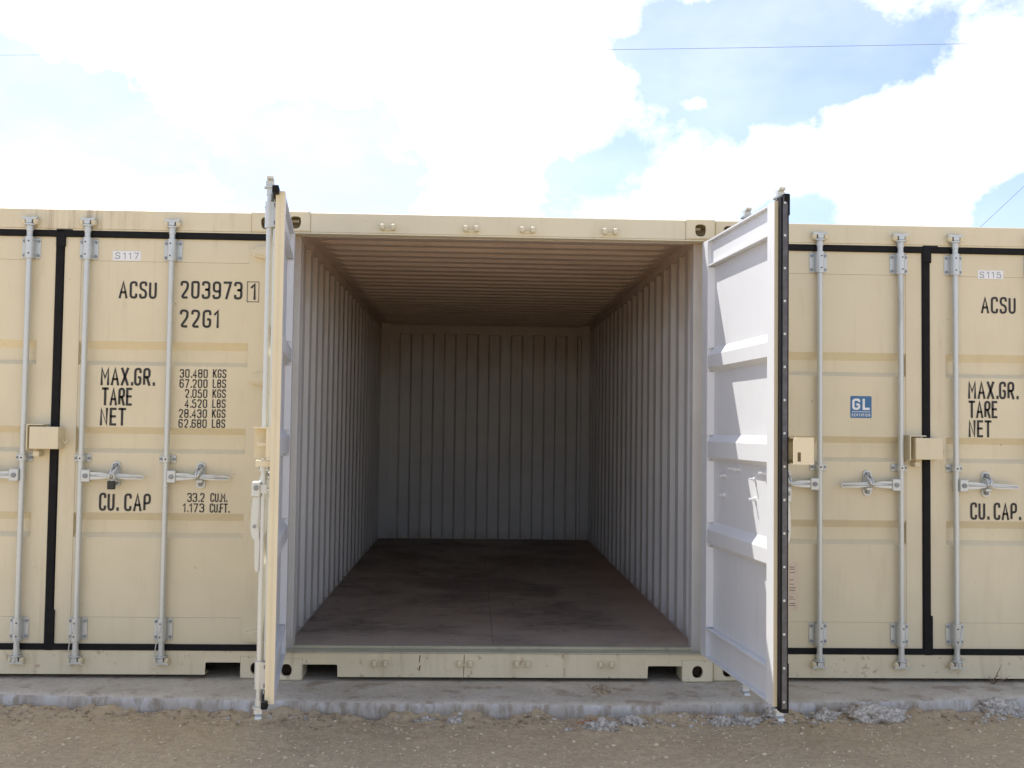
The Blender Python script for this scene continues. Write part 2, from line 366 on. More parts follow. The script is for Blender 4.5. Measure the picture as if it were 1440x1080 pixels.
def build_door(mb):
    IN = 1
    mb.box(.045, .145, .015, .056, DZ0, DZ1, 0, {'Y': IN, 'X': IN})
    zz = [.335]+[z for r in RIBS[::-1] for z in (r[3]+.002, r[0]-.002)]+[2.292]
    for za, zb in zip(zz[::2], zz[1::2]): mb.add([(.1455, .054, za), (.1455, .054, zb), (.168, .0212, zb), (.168, .0212, za)], [(0, 1, 2, 3)], IN)
    mb.box(1.074, 1.164, .015, .056, DZ0, DZ1, 0, {'Y': IN, 'x': IN})
    mb.box(1.1635, 1.1665, .033, .036, DZ0+.01, DZ1-.01, 0)
    for za, zb in ((2.298, DZ1-.001), (DZ0+.001, .329)):
        mb.box(.1455, 1.0735, .0155, .034, za, zb, 0, {'Y': IN, 'z': IN, 'Z': IN})
        for f in (za, zb-.009): mb.box(.1455, 1.0735, .0345, .0545, f+.0005, f+.0085, IN)
    for r in RIBS:
        Q = [(r[0], .0171), (r[1], .0501), (r[2], .0501), (r[3], .0171)]
        mb.add([(.1459, y, z) for z, y in Q], [(0, 1, 2, 3)], 0); mb.add([(1.0731, y, z) for z, y in Q], [(3, 2, 1, 0)], 0)
    zs = [2.297]; ys = [0]
    for r in RIBS: zs += list(r); ys += [0, 1, 1, 0]
    zs.append(.330); ys.append(0)
    for off, mat in ((.017, 0), (.0205, 1)):
        P = [(z, off+.033*k) for z, k in zip(zs, ys)]
        vs = [(x, y, z) for x in (.1455, 1.0735) for z, y in P]; n = len(P)
        fs = [(i, n+i, n+i+1, i+1) if mat else (i, i+1, n+i+1, n+i) for i in range(n-1)]
        mb.add(vs, fs, mat)
def build_gasket(mb):
    mb.cbox(.034, 1.214, .001, .03, 2.427, 2.462, .004); mb.cbox(.034, 1.19, .001, .03, .150, .185, .004)
    mb.box(.033, .0445, .008, .05, .19, 2.42)
def build_gasket_wide(mb):
    build_gasket(mb)
    mb.cbox(1.1675, 1.211, .004, .041, .152, 2.46, .005); mb.cbox(1.160, 1.2105, -.001, .03, 2.37, 2.468, .004); mb.cbox(1.12, 1.2105, -.001, .03, 2.45, 2.47, .004)
    mb.cbox(1.158, 1.210, -.0, .03, .15, .37, .004)
def build_strip(mb): mb.box(1.2105, 1.2122, .012, .034, .17, 2.455)
def build_rivets(mb):
    z = .2
    while z < 2.44: mb.cyl((1.2115, .024, z), (1.2145, .024, z), .007, 8, .004); z += .1485
def build_rod(x):
    def f(mb): mb.cyl((x, ROD, .10), (x, ROD, 2.52), .0158, 16)
    return f
def build_bracket(x, z0, z1):
    def f(mb):
        zc = (z0+z1)/2
        mb.cbox(x-.051, x+.051, .0095, .0148, z0+.004, z1-.004, .0015)
        mb.cyl((x, ROD, z0), (x, ROD, z1), .0235, 18); mb.box(x-.0225, x+.0225, ROD, .0098, z0+.003, z1-.003)
        for sx in (-1, 1):
            for z in (z0+.02, z1-.02): mb.cyl((x+sx*.038, .0098, z), (x+sx*.039, .003, z), .0085, 8, mat=2)
        for z in (z0+.026, z1-.026): mb.cyl((x+.004, ROD-.0228, z), (x+.004, ROD-.0242, z), .0045, 8, mat=1)
    return f
def build_guide(x):
    def f(mb):
        z = 1.2
        mb.cbox(x-.046, x+.046, .0095, .0148, z-.021, z+.021, .002); mb.cyl((x, ROD, z-.016), (x, ROD, z+.016), .0215, 16)
        mb.box(x-.02, x+.02, ROD, .0098, z-.015, z+.015)
        for sx in (-1, 1): mb.cyl((x+sx*.036, .0098, z), (x+sx*.036, .002, z), .008, 8, mat=2)
        mb.cyl((x, ROD-.021, z), (x, ROD-.0226, z), .005, 8, mat=1)
    return f
def build_cam(x, z, up):
    def f(mb):
        k = 1 if up else -1
        mb.cyl((x, ROD, z-k*.055), (x, ROD, z-k*.02), .0185, 14); mb.cyl((x, ROD, z-k*.022), (x, ROD, z-k*.014), .03, 14)
        mb.cyl((x, ROD, z-k*.016), (x, ROD, z+k*.012), .014, 10)
        P = [(-.014, -.012), (.014, -.012), (.016, .008), (.04, .014), (.043, .024), (.01, .02), (-.01, .02), (-.043, .024), (-.04, .014), (-.016, .008)]
        P = [(x+a, z+k*(b+.002)) for a, b in P]
        mb.prism(P if k > 0 else P[::-1], ROD-.015, ROD+.014)
        mb.box(x-.015, x+.015, ROD-.021, ROD-.0145, z-.01, z+.01)
    return f
def build_handle(x, z, hang):
    def f(mb):
        if not hang:
            mb.cbox(x-.06, x-.01, -.046, -.026, z-.034, z+.034, .004); mb.cbox(x-.05, x-.008, -.027, -.004, z-.03, z+.03, .003)
            mb.cyl((x-.035, -.046, z), (x-.035, -.053, z), .013, 12, mat=1)
            P = [(x-.055, z-.021), (x-.055, z+.021), (x-.12, z+.019), (x-.17, z+.008), (x-.21, z+.014), (x-.34, z+.006), (x-.352, z-.002), (x-.345, z-.016), (x-.25, z-.017), (x-.17, z-.008), (x-.12, z-.017)]
            mb.prism(P[::-1], -.040, -.028); mb.tube([(x-.06, -.034, z+.002), (x-.2, -.038, z+.001), (x-.345, -.034, z-.006)], .008, 8)
        else:       # unlatched: turned outwards with the rod and dropped on its pivot
            mb.cbox(x-.026, x+.026, -.070, -.030, z-.036, z+.034, .005); mb.box(x-.02, x+.02, -.031, -.004, z-.02, z+.02)
            mb.cyl((x-.032, -.050, z+.005), (x+.032, -.050, z+.005), .012, 12, mat=1)
            Q = [(-.064, -.03), (-.07, -.09), (-.072, -.17), (-.066, -.215), (-.052, -.235), (-.05, -.36), (-.044, -.375), (-.032, -.37), (-.03, -.24), (-.034, -.2), (-.042, -.16), (-.038, -.10), (-.036, -.03)]
            n = len(Q); A = [(x-.011, y, z+k) for y, k in Q]; B = [(x+.011, y, z+k) for y, k in Q]
            mb.add(A+B, [tuple(range(n)), tuple(range(2*n-1, n-1, -1))]+[((i+1) % n, i, n+i, n+(i+1) % n) for i in range(n)])
            mb.cyl((x-.014, -.054, z-.17), (x+.014, -.054, z-.17), .009, 10, mat=1)
    return f
def build_catch(x, z):
    def f(mb):
        P = [(x+.026*math.sin(a)*1.0, z+.046*(1 if math.cos(a) > 0 else -1)+.026*math.cos(a)) for a in [i*math.pi/10 for i in range(20)]]
        mb.prism(P, .008, .0148)
        mb.cyl((x, .008, z+.05), (x, -.012, z+.05), .012, 10, mat=1); mb.cyl((x, .008, z-.05), (x, -.006, z-.05), .011, 10, mat=1)
        mb.tube([(x-.012, .01, z+.045), (x-.012, -.028, z+.03), (x-.004, -.050, z+.012), (x+.004, -.049, z-.014)], .008, 8)
        mb.tube([(x+.012, .01, z+.04), (x+.012, -.034, z+.026), (x+.012, -.048, z+.006), (x+.012, -.045, z-.02)], .006, 8)
        mb.cbox(x-.018, x+.018, -.028, .01, z-.04, z-.022, .003)
    return f
def build_hinge(z):
    def f(mb):
        mb.prism([(.01, z-.036), (.05, z-.036), (.112, z-.024), (.126, z-.012), (.126, z+.012), (.112, z+.024), (.05, z+.036), (.01, z+.036)], -.014, .0145)
        mb.prism([(.02, z-.02), (.06, z-.02), (.108, z-.01), (.108, z+.01), (.06, z+.02), (.02, z+.02)], -.021, -.013)
        mb.cyl((0, 0, z-.036), (0, 0, z+.036), .0175, 14)
    return f
def build_keep_bracket(mb):       # left leaf: the angle that the lock box closes over
    mb.box(1.064, 1.070, -.062, .0148, 1.245, 1.385); mb.box(1.070, 1.158, -.062, .0148, 1.379, 1.385); mb.box(1.0705, 1.16, -.004, .0148, 1.25, 1.3785)
    mb.cbox(1.098, 1.132, -.05, .0148, 1.208, 1.238, .003); mb.box(1.10, 1.13, -.045, -.004, 1.30, 1.315)
def build_lock_box(mb):           # right leaf: steel cover over the padlock place, open below, slot towards the other leaf
    x0, x1, y0, y1, z0, z1, t = 1.134, 1.289, -.082, .0148, 1.250, 1.371, .006
    mb.cbox(x0, x1, y0, y0+t, z0, z1, .0025)
    mb.box(x0, x1, y0+t, -.0, z1-t, z1-.0005); mb.box(x0, x0+t, y0+t, y1, z0+.001, z1-t); mb.box(x0+t, x1-t, y0+t, -.002, z0+.001, z0+t)
    mb.box(x1-t, x1-.001, y0+t, .012, z0+.055, z1-t); mb.box(x1-t, x1-.001, y0+t, -.022, z0+.001, z0+.055); mb.box(x1-t, x1-.001, -.006, .012, z0+.001, z0+.055); mb.box(x1-t, x1-.001, -.0221, -.0059, z0+.001, z0+.014)
    mb.box(x0+t, x0+.03, -.04, y1, z0+.02, z1-.02)
    mb.tube([(x0, -.03, 1.325-.02), (x0-.012, -.032, 1.29), (x0-.02, -.034, 1.283), (x0-.028, -.034, 1.29), (x0-.03, -.034, 1.304)], .004, 6)

def make_door(cont, side, rz, opened, wires=False):
    mir = side > 0; sg = -1 if mir else 1
    loc = (CW-PIN if mir else PIN, 0, 0)
    d = part('door', ['tan', 'white'], cont, build_door, 'door', mir, loc, rz)
    P = lambda n, m, b, k: part(n, m, d, b, k, mir)
    if mir:
        g = P('gasket', 'rubber', build_gasket_wide, 'gasketw')
        P('gasket_strip', 'strip', build_strip, 'strip'); P('gasket_rivets', 'zinc', build_rivets, 'riv')
        P('lock_box', 'tan', build_lock_box, 'lbox')
    else:
        P('gasket', 'rubber', build_gasket, 'gasket'); P('lock_bracket', 'tan', build_keep_bracket, 'kbr')
    for i, x in enumerate((A_IN, B_OUT)):
        P('lock_rod', 'zinc', build_rod(x), 'rod%d' % i)
        P('rod_bracket', ['zinc', 'ink', 'bolt'], build_bracket(x, 2.30, 2.42), 'brt%d' % i); P('rod_bracket', ['zinc', 'ink', 'bolt'], build_bracket(x, .205, .329), 'brb%d' % i)
        P('rod_guide', ['zinc', 'ink', 'bolt'], build_guide(x), 'gui%d' % i)
        P('rod_cam', 'zinc', build_cam(x, 2.505, True), 'camt%d' % i); P('rod_cam', 'zinc', build_cam(x, .105, False), 'camb%d' % i)
        P('handle', ['zinc', 'bolt'], build_handle(x, 1.105, opened), 'han%d%d' % (i, opened)); P('handle_catch', ['zinc', 'bolt'], build_catch(x-.183, 1.112), 'cat%d' % i)
        if wires:
            P('seal_wire', 'zinc', lambda mb, x=x: mb.tube([(x-.012, -.06, .318), (x-.006, -.063, .29), (x+.004, -.064, .25), (x+.018, -.062, .19), (x+.024, -.058, .14), (x+.008, -.06, .095)], .003, 5), 'sw%d' % i)
    for i, z in enumerate(HZ): P('hinge', 'tan', build_hinge(z), 'hin%d' % i)
    return d, Vector(loc)

def build_casting(wid, top):
    def f(mb):
        hgt, dep = .118, .178; n = 24; cx, cz = wid/2, hgt/2
        if top: ow, oh, ex = .031, .040, 2.6
        else: ow, oh, ex = .030, .034, 2.2
        cz += -.002
        ring = []; outr = []; c = .007
        sup = lambda a, rx, rz, e: (math.copysign(abs(math.cos(a))**(2/e), math.cos(a))*rx, math.copysign(abs(math.sin(a))**(2/e), math.sin(a))*rz)
        for i in range(n):
            a = 2*math.pi*i/n; x, z = sup(a, ow, oh, ex)
            if top and z > .018: z = .018+(z-.018)*.55
            ring.append((cx+x, cz+z))
            x, z = sup(a, wid/2-c, hgt/2-c, 14); outr.append((wid/2+x, hgt/2+z))
        full = []
        for i in range(n):
            a = 2*math.pi*i/n; x, z = sup(a, wid/2, hgt/2, 18); full.append((wid/2+x, hgt/2+z))
        v = [(x, 0, z) for x, z in outr]+[(x, 0, z) for x, z in ring]+[(x, .024, z) for x, z in ring]+[(x, c, z) for x, z in full]+[(x, dep, z) for x, z in full]
        fs = []; ms = []
        for i in range(n):
            j = (i+1) % n
            fs += [(i, j, n+j, n+i), (n+i, n+j, 2*n+j, 2*n+i), (3*n+i, 3*n+j, j, i), (4*n+i, 4*n+j, 3*n+j, 3*n+i)]; ms += [0, 0, 0, 0]
        mb.add(v, fs, ms)
        # hollow behind the opening
        r = [(cx+x*1.25, cz+z) for x, z in [(-.036, -.045), (.036, -.045), (.036, .045), (-.036, .045)]]
        vv = [(x, .0245, z) for x, z in r]+[(x, .12, z) for x, z in r]
        mb.add(vv, [(0, 1, 5, 4), (1, 2, 6, 5), (2, 3, 7, 6), (3, 0, 4, 7), (4, 5, 6, 7)], 1)
        mb.box(.001, wid-.001, dep-.001, dep, .001, hgt-.001)
        if top: mb.box(cx-.03, cx+.012, .06, .09, cz+.006, cz+.02, 0)
    return f
def build_keeper(mb):
    for sx in (-1, 1):
        mb.cbox(sx*.030-.012, sx*.030+.012, -.036, .006, -.018, .016, .006); mb.cyl((sx*.030, -.036, -.001), (sx*.030, -.04, -.001), .006, 8)
    mb.box(-.02, .02, -.004, .006, -.016, -.006)
def corr(y0, y1, prof):
    pts = []; y = y0
    while y < y1:
        for dy, k in prof:
            if y > y1: break
            pts.append((y, k)); y += dy
    pts.append((y1, pts[-1][1])); return pts
SIDEP = ((.070, 0), (.040, 0), (.104, 1), (.040, 1))
SIDE = corr(.165, 5.93, ((.100, 0), (.034, 0), (.110, 1), (.034, 1)))
BACK = corr(.15, 2.29, ((.105, 0), (.019, 0), (.105, 1), (.019, 1)))
def build_side(right):
    def f(mb):
        n = len(SIDE)
        for base, mat in ((.062, 1), (.058, 0)):
            P = [(base-.030*k, y) for y, k in SIDE]
            vs = [(CW-x if right else x, y, z) for z in (.15, 2.50) for x, y in P]
            fs = [(i, i+1, n+i+1, n+i) for i in range(n-1)]
            if (mat == 1) == right: fs = [q[::-1] for q in fs]
            mb.add(vs, fs, mat)
    return f
def build_end(mb):
    n = len(BACK)
    for base, mat in ((5.935, 1), (5.939, 0)):
        P = [(x, base+.045*k) for x, k in BACK]
        vs = [(x, y, z) for z in (.15, 2.50) for x, y in P]
        mb.add(vs, [(i, i+1, n+i+1, n+i) if mat else (i, n+i, n+i+1, i+1) for i in range(n-1)], mat)
def build_roof(mb):
    P = corr(.10, 5.95, ((.082, 0), (.025, 0), (.080, 1), (.025, 1))); n = len(P)
    xs = ((.045, 0), (.115, 0), (.15, .55), (.185, 1), (CW-.185, 1), (CW-.15, .55), (CW-.115, 0), (CW-.045, 0))
    for off, mat in ((0, 1), (.003, 0)):
        vs = [(x, y, 2.548+off+(.02*k-.012)*e) for x, e in xs for y, k in P]
        fs = [(a*n+i, a*n+i+1, (a+1)*n+i+1, (a+1)*n+i) for a in range(len(xs)-1) for i in range(n-1)]
        mb.add(vs, fs if mat == 1 else [q[::-1] for q in fs], mat)

def make_container(loc, rz, roll, opened):
    c = bpy.data.objects.new('shipping_container', None); COL.objects.link(c); c.location = loc
    P = lambda n, m, b, k, l=(0, 0, 0): part(n, m, c, b, k, False, l)
    zt = CH-.118
    for x, y, top in ((0, 0, 0), (CW-.172, 0, 0), (0, 0, 1), (CW-.165, 0, 1)):
        P('corner_casting', ['tan_worn', 'hole'] if not top else ['tan', 'tan_worn'], build_casting(.165 if top else .172, top), 'cast%d' % top, (x, y, zt if top else 0))
    for x in (0, CW-.165):
        for z in (0, zt): P('corner_casting', ['tan', 'inside'], lambda mb: mb.box(0, .165, 0, .178, 0, .118, 0, {'y': 1, 'x': 1, 'X': 1}), 'castb', (x, CL-.178, z))
    def post(mb):
        mb.box(.001, .0575, .016, .08, .118, zt); mb.box(.001, .105, .0805, .16, .118, zt, 0, {'X': 1, 'Y': 1, 'y': 1})
        for z in HZ:
            for s in (-1, 1): mb.cbox(.004, .048, -.014, .0155, z+s*.055-.018, z+s*.055+.018, .005)
    part('corner_post', ['tan', 'inside'], c, post, 'post', False); part('corner_post', ['tan', 'inside'], c, post, 'post', True, (CW, 0, 0))
    for m, x in ((False, 0), (True, CW)): part('corner_post', ['tan', 'inside'], c, lambda mb: mb.box(.001, .15, 5.90, 6.057, .118, zt, 0, {'y': 1, 'X': 1}), 'postb', m, (x, 0, 0))
    hd = P('door_header', ['tan_top', 'inside'], lambda mb: (mb.cbox(.1655, CW-.1655, .007, .10, 2.472, 2.584, .004), mb.box(.06, CW-.06, .004, .075, 2.4645, 2.4715), mb.box(.106, CW-.106, .076, .12, 2.46, 2.471, 1)), 'hdr')
    def sill(mb):
        x0, x1 = .1725, CW-.1725; zb, zt_, zn = .021, .149, .088
        mb.prism([(x0, zn), (x0+.008, zn), (x0+.008, zb+.04), (x0+.008, zn), (x0+.19, zn), (x0+.195, zb), (x1-.195, zb), (x1-.19, zn), (x1, zn), (x1, zt_), (x0, zt_)][0:1]+[(x0+.185, zn), (x0+.19, zn-.006), (x0+.192, zb), (x1-.192, zb), (x1-.19, zn-.006), (x1-.185, zn), (x1, zn), (x1, zt_), (x0, zt_)], .006, .016)
        mb.box(x0+.192, x1-.192, .0165, .09, zb, zb+.006); mb.box(.06, x0-.0005, .006, .05, .119, .149); mb.box(x1+.0005, CW-.06, .006, .05, .119, .149)
    sl = P('door_sill', ['tan_worn', 'hole'], sill, 'sill')
    part('threshold', 'green', sl, lambda mb: (mb.cbox(.06, CW-.06, .003, .112, .1495, .158, .002), mb.cbox(.06, CW-.06, .082, .113, .1575, .1735, .003)), 'thr')
    for u in (-.622, -.158, .158, .622):
        part('cam_keeper', 'tan', hd, build_keeper, 'keep', False, (CW/2+u, .004, 2.507)); part('cam_keeper', 'tan_worn', sl, build_keeper, 'keepw', False, (CW/2+u, .003, .1))
    if opened:
        for x, z0, z1, t in ((.812, .10, .142, .004), (.812, .055, .085, .005), (1.056, .024, .145, .0025), (1.61, .024, .075, .0015)):
            part('rust_scratch', 'rust', sl, lambda mb: mb.add([(x-t, .0053, z0), (x+t*.2, .0053, z0+.002), (x+t*1.6, .0053, z1), (x, .0053, z1-.003)], [(0, 1, 2, 3)]))
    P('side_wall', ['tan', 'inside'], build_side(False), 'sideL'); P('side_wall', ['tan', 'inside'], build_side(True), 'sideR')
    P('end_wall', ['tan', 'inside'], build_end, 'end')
    P('roof', ['tan_top', 'ceiling'], build_roof, 'roof')
    for m, x in ((False, 0), (True, CW)):
        part('top_side_rail', ['tan', 'ceiling'], c, lambda mb: mb.box(.002, .064, .1785, 5.88, 2.486, 2.572, 0, {'X': 1, 'z': 1}), 'tsr', m, (x, 0, 0))
        part('bottom_side_rail', ['tan', 'inside'], c, lambda mb: mb.box(.002, .066, .1785, 5.88, .022, .168, 0, {'X': 1, 'Z': 1}), 'bsr', m, (x, 0, 0))
    P('end_header', ['tan', 'inside'], lambda mb: mb.box(.151, CW-.151, 5.925, 6.05, 2.44, 2.56, 0, {'y': 1, 'z': 1}), 'eh')
    P('end_sill', ['tan', 'inside'], lambda mb: mb.box(.151, CW-.151, 5.932, 6.05, .02, .172, 0, {'y': 1}), 'es')
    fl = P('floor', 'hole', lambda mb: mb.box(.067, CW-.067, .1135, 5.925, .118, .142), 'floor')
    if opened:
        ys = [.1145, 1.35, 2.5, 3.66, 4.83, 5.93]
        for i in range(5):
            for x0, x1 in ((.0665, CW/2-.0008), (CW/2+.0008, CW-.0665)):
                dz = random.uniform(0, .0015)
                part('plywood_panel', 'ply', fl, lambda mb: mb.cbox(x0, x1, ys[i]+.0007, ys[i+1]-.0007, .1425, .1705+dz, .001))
    c.rotation_euler = (0, roll, rz)
    return c

LPOS, RPOS = Vector((-2.4395, .038, .0)), Vector((2.4435, .030, .0))
cm = make_container((0, 0, 0), 0, 0, True)
tag(cm, 'open tan shipping container with both doors swung out and an empty dark interior', 'container', 'shipping containers in a row')
cl = make_container(LPOS, 0, 0, False)
tag(cl, 'closed tan shipping container with S117 sticker and full weight lettering on its door', 'container', 'shipping containers in a row')
cr = make_container(RPOS, 0, 0, False)
tag(cr, 'closed tan shipping container with S115 sticker and a blue square GL sticker', 'container', 'shipping containers in a row')
dml, _ = make_door(cm, -1, math.radians(-82.9), 1)
dmr, _ = make_door(cm, 1, math.radians(94.5), 1)
dll, oll = make_door(cl, -1, 0, 0, True); dlr, olr = make_door(cl, 1, 0, 0, True)
drl, orl = make_door(cr, -1, 0, 0); drr, orr = make_door(cr, 1, 0, 0, True)
dml['label'] = 'tan door leaf swung open, seen along its edge'; dmr['label'] = 'door leaf swung open with its sunlit pale inner face and dark gasket edge'

# lettering on the closed doors
FY = .0165
oL = LPOS+olr; oR = RPOS+orr; oRl = RPOS+orl; oLl = LPOS+oll
yL, yR = LPOS.y+FY, RPOS.y+FY
for s, a, b, c, d in (('ACSU', 167.5, 220, 395.5, 420), ('203973', 254, 340.7, 395.5, 420.6), ('22G1', 253, 308, 435.5, 461), ('MAX.GR.', 142, 217.6, 517, 542.3), ('TARE', 143.6, 185, 545, 570.3), ('NET', 141, 176.6, 573.4, 598.5)):
    lettering(dlr, oL, yL, s, a, b, c, d, gap=.24)
o1 = lettering(dlr, oL, yL-.0017, '1', 352.5, 360, 398.5, 421.8)
for i, (s, a, un) in enumerate((('30.480', 253, 'KGS'), ('67.200', 252.5, 'LBS'), ('2.050', 260, 'KGS'), ('4.520', 259.5, 'LBS'), ('28.430', 251.5, 'KGS'), ('62.680', 251, 'LBS'))):
    v = 519.3+i*14.05
    lettering(dlr, oL, yL, s, a, 292-i*.3, v, v+12.2, gap=.22); lettering(dlr, oL, yL, un, 299.5-i*.3, 318-i*.3, v, v+12.2, gap=.22)
lettering(dlr, oL, yL, 'CU.', 139.7, 166.6, 693, 718.4, gap=.24); lettering(dlr, oL, yL, 'CAP', 175, 211.5, 694, 719, gap=.24)
lettering(dlr, oL, yL, '33.2', 263.5, 287.4, 693.3, 706); lettering(dlr, oL, yL, 'CU.M.', 296, 319.5, 693.3, 706, gap=.2)
lettering(dlr, oL, yL, '1.173', 257, 287, 707.9, 720.5); lettering(dlr, oL, yL, 'CU.FT.', 295, 322.6, 708.1, 721, gap=.2)
for s, a, b, c, d in (('ACSU', 1380, 1428, 417.5, 441), ('MAX.GR.', 1362, 1432, 536.5, 561.3), ('TARE', 1362.7, 1402, 563.6, 588), ('NET', 1362.7, 1394, 591, 615), ('CU.', 1365, 1391, 706.5, 731), ('CAP.', 1398, 1435.5, 707, 731.5)):
    lettering(drr, oR, yR, s, a, b, c, d, gap=.24)
def patch(name, mat, door, org, yw, u0, u1, v0, v1, lift=.002, c=.0):
    um, vm = (u0+u1)/2, (v0+v1)/2; a = back(u0, vm, 1, yw); b = back(u1, vm, 1, yw); t = back(um, v0, 1, yw); d = back(um, v1, 1, yw)
    x0, x1, z0, z1 = a.x-org.x, b.x-org.x, d.z-org.z, t.z-org.z; y = yw-org.y
    poly = []
    for cx, cz, a0 in ((x1-c, z1-c, 0), (x0+c, z1-c, 90), (x0+c, z0+c, 180), (x1-c, z0+c, 270)):
        for k in range(4 if c else 1): an = math.radians(a0+30*k); poly.append((cx+c*math.cos(an), cz+c*math.sin(an)))
    return part(name, mat, door, lambda mb: mb.prism(poly[::-1], y-lift, y-.0002))
# frame round the check digit
for u0, u1, v0, v1 in ((347.3, 348.1, 396, 424.8), (363.6, 364.4, 396.3, 425), (347.3, 364.4, 396, 396.9), (347.3, 364.4, 424, 424.9)):
    patch('check_digit_frame', 'ink', dlr, oL, LPOS.y+.0145, u0, u1, v0, v1, .0006)
patch('number_sticker', 'sticker', dlr, oL, LPOS.y+.015, 158.5, 198.2, 353.2, 366.6, .0008); lettering(dlr, oL, LPOS.y+.0138, 'S117', 162, 195.5, 355.2, 364.2, 'grey_ink', 'sticker_lettering', .11, .3, .0003)
patch('number_sticker', 'sticker', drr, oR, RPOS.y+.015, 1375, 1410.7, 380.3, 392.6, .0008); lettering(drr, oR, RPOS.y+.0138, 'S115', 1377.5, 1408, 382.2, 391, 'grey_ink', 'sticker_lettering', .11, .3, .0003)
for dr, og, Y, du in ((drl, oRl, RPOS.y, 0), (dll, oLl, LPOS.y, -1227.)):
    dv = -34 if du else 0
    q = lambda *k: (k[0]+du, k[1]+du, k[2]+dv, k[3]+dv)
    patch('certificate_sticker', 'blue', dr, og, Y+FY, *q(1195.8, 1225.6, 557, 587.8), .0008, .006)
    lettering(dr, og, Y+FY-.001, 'GL', *q(1198.2, 1223.4, 560.5, 576.5), 'sticker', 'sticker_lettering', .2, .22, .0003)
    patch('sticker_line', 'sticker', dr, og, Y+FY-.001, *q(1198, 1223.6, 578.7, 579.5), .0004)
    lettering(dr, og, Y+FY-.001, 'CERTIFIED', *q(1197.8, 1223.6, 581.6, 585.6), 'sticker', 'sticker_lettering', .2, .4, .0003)
patch('data_plate', 'plate', drl, oRl, RPOS.y+FY, 1082, 1122, 790.5, 858, .0012, .006)
for v in (797, 800, 804.5, 815, 821, 826, 829.5, 839, 842, 848, 851):
    for u in (1085, 1097, 1110): patch('plate_print', 'hole', drl, oRl, RPOS.y+FY-.0014, u, u+random.uniform(6, 9.5), v, v+.9, .0003)
# bolts that stick through the inner face of the open leaf
Wd = dmr.matrix_world
k_ = math.radians(94.5); dn = Vector((math.cos(k_), math.sin(k_), 0)); nn = Vector((-math.sin(k_), math.cos(k_), 0)); pin = Vector((CW-PIN, 0, 0))
for u, v in ((1031, 659), (1039, 660.5), (1019.5, 669), (1019, 696), (1062, 674), (1062, 702), (1075.5, 665.5)):
    r = raydir(u, v); p0 = pin+nn*.0205; t = (p0-CAM).dot(nn)/r.dot(nn); p = CAM+r*t-pin
    x = p.dot(dn); z = p.z
    part('bolt', 'white', dmr, lambda mb: (mb.cyl((x, .0195, z), (x, .052, z), .006, 8), mb.cyl((x, .0195, z), (x, .03, z), .011, 8)))

# ------------------------------------------------------------------ padlock on the S117 container
pc = back(157, 668, 1, LPOS.y-.075)
pk = bpy.data.objects.new('padlock', None); COL.objects.link(pk); pk.location = (pc.x, LPOS.y-.075, pc.z)
part('body', 'padlock', pk, lambda mb: mb.cbox(-.021, .021, -.011, .011, -.078, -.032, .004))
part('shackle', 'zinc', pk, lambda mb: mb.tube([(-.013, 0, -.04), (-.013, 0, -.005), (-.009, 0, .007), (0, 0, .012), (.009, 0, .007), (.013, 0, -.005), (.013, 0, -.04)], .0038, 8))
tag(pk, 'small black padlock hanging on a door handle of the S117 container', 'padlock')

# ------------------------------------------------------------------ slab and ground
EDGE = ((-8, -.26), (-1.34, -.262), (-.445, -.33), (.438, -.41), (1.234, -.425), (1.96, -.445), (2.6, -.39), (3.29, -.345), (4.02, -.265), (9, -.26))
def edge(x):
    for (a, b), (c, d) in zip(EDGE, EDGE[1:]):
        if x <= c: return b+(d-b)*(x-a)/(c-a)
    return EDGE[-1][1]
def slab(mb):
    xs = []; x = -8.
    while x < 9.8: xs.append(x); x += .012 if -2 < x < 4.8 else .2
    rows = []
    for x in xs:
        e = edge(x); n1 = noise.fractal(Vector((x*5, 1, 0)), .8, 2, 5)*.018; n2 = noise.fractal(Vector((x*22, 5, 0)), .8, 2, 4)*.009
        j = lambda k, s: noise.noise(Vector((x*30, k*3.1, 2)))*s
        prof = [(6.5, -.0), (.3, .0), (.02, -.001), (e+.12, -.002+j(1, .001)), (e+.05, -.004+j(2, .0015)), (e+.018+n1+n2, -.007+j(3, .003)), (e+.004+n1+n2, -.015+j(4, .005)), (e-.003+n1+n2*1.2, -.03+j(5, .004)),
                (e-.004+n1+j(6, .004), -.05), (e-.002+n1*.8+j(7, .005), -.072), (e+n1*.5, -.1), (e, -.22)]
        rows.append([(x, y, z) for y, z in prof])
    m = len(rows[0]); vs = [p for r in rows for p in r]
    fs = [(i*m+k, i*m+k+1, (i+1)*m+k+1, (i+1)*m+k) for i in range(len(rows)-1) for k in range(m-1)]
    mb.add(vs, fs, [1 if k >= 6 else 0 for i in range(len(rows)-1) for k in range(m-1)], True)
o = part('concrete_slab', ['concrete', 'slabface'], None, slab); o['kind'] = 'structure'
def gh(x, y):
    e = edge(x); d = e-y
    z = -.082+noise.fractal(Vector((x*1.1, y*1.1, 3)), .8, 2, 3)*.012
    near = math.exp(-max(0, d)/.10)
    z += near*.018; z += noise.fractal(Vector((x*6, y*7, 1)), .7, 2, 5)*(.007+.032*near)+near*.022*noise.noise(Vector((x*2.6, 4, 0)))
    z += noise.noise(Vector((x*38, y*38, 7)))*.0022+noise.noise(Vector((x*85, y*85, 9)))*.0012
    return min(z, -.03) if d < .02 else z
def grid_axis(lo, hi, step, far):
    a = []; v = lo
    while v < hi: a.append(v); v += step
    s = step; b = []; v = lo
    while v > -far: s *= 1.35; v -= s; b.append(v)
    s = step; c = []; v = a[-1]
    while v < far: s *= 1.35; v += s; c.append(v)
    return b[::-1]+a+c
gx = grid_axis(-2.2, 4.9, .014, 700); gy = grid_axis(-1.75, -.12, .012, 700)
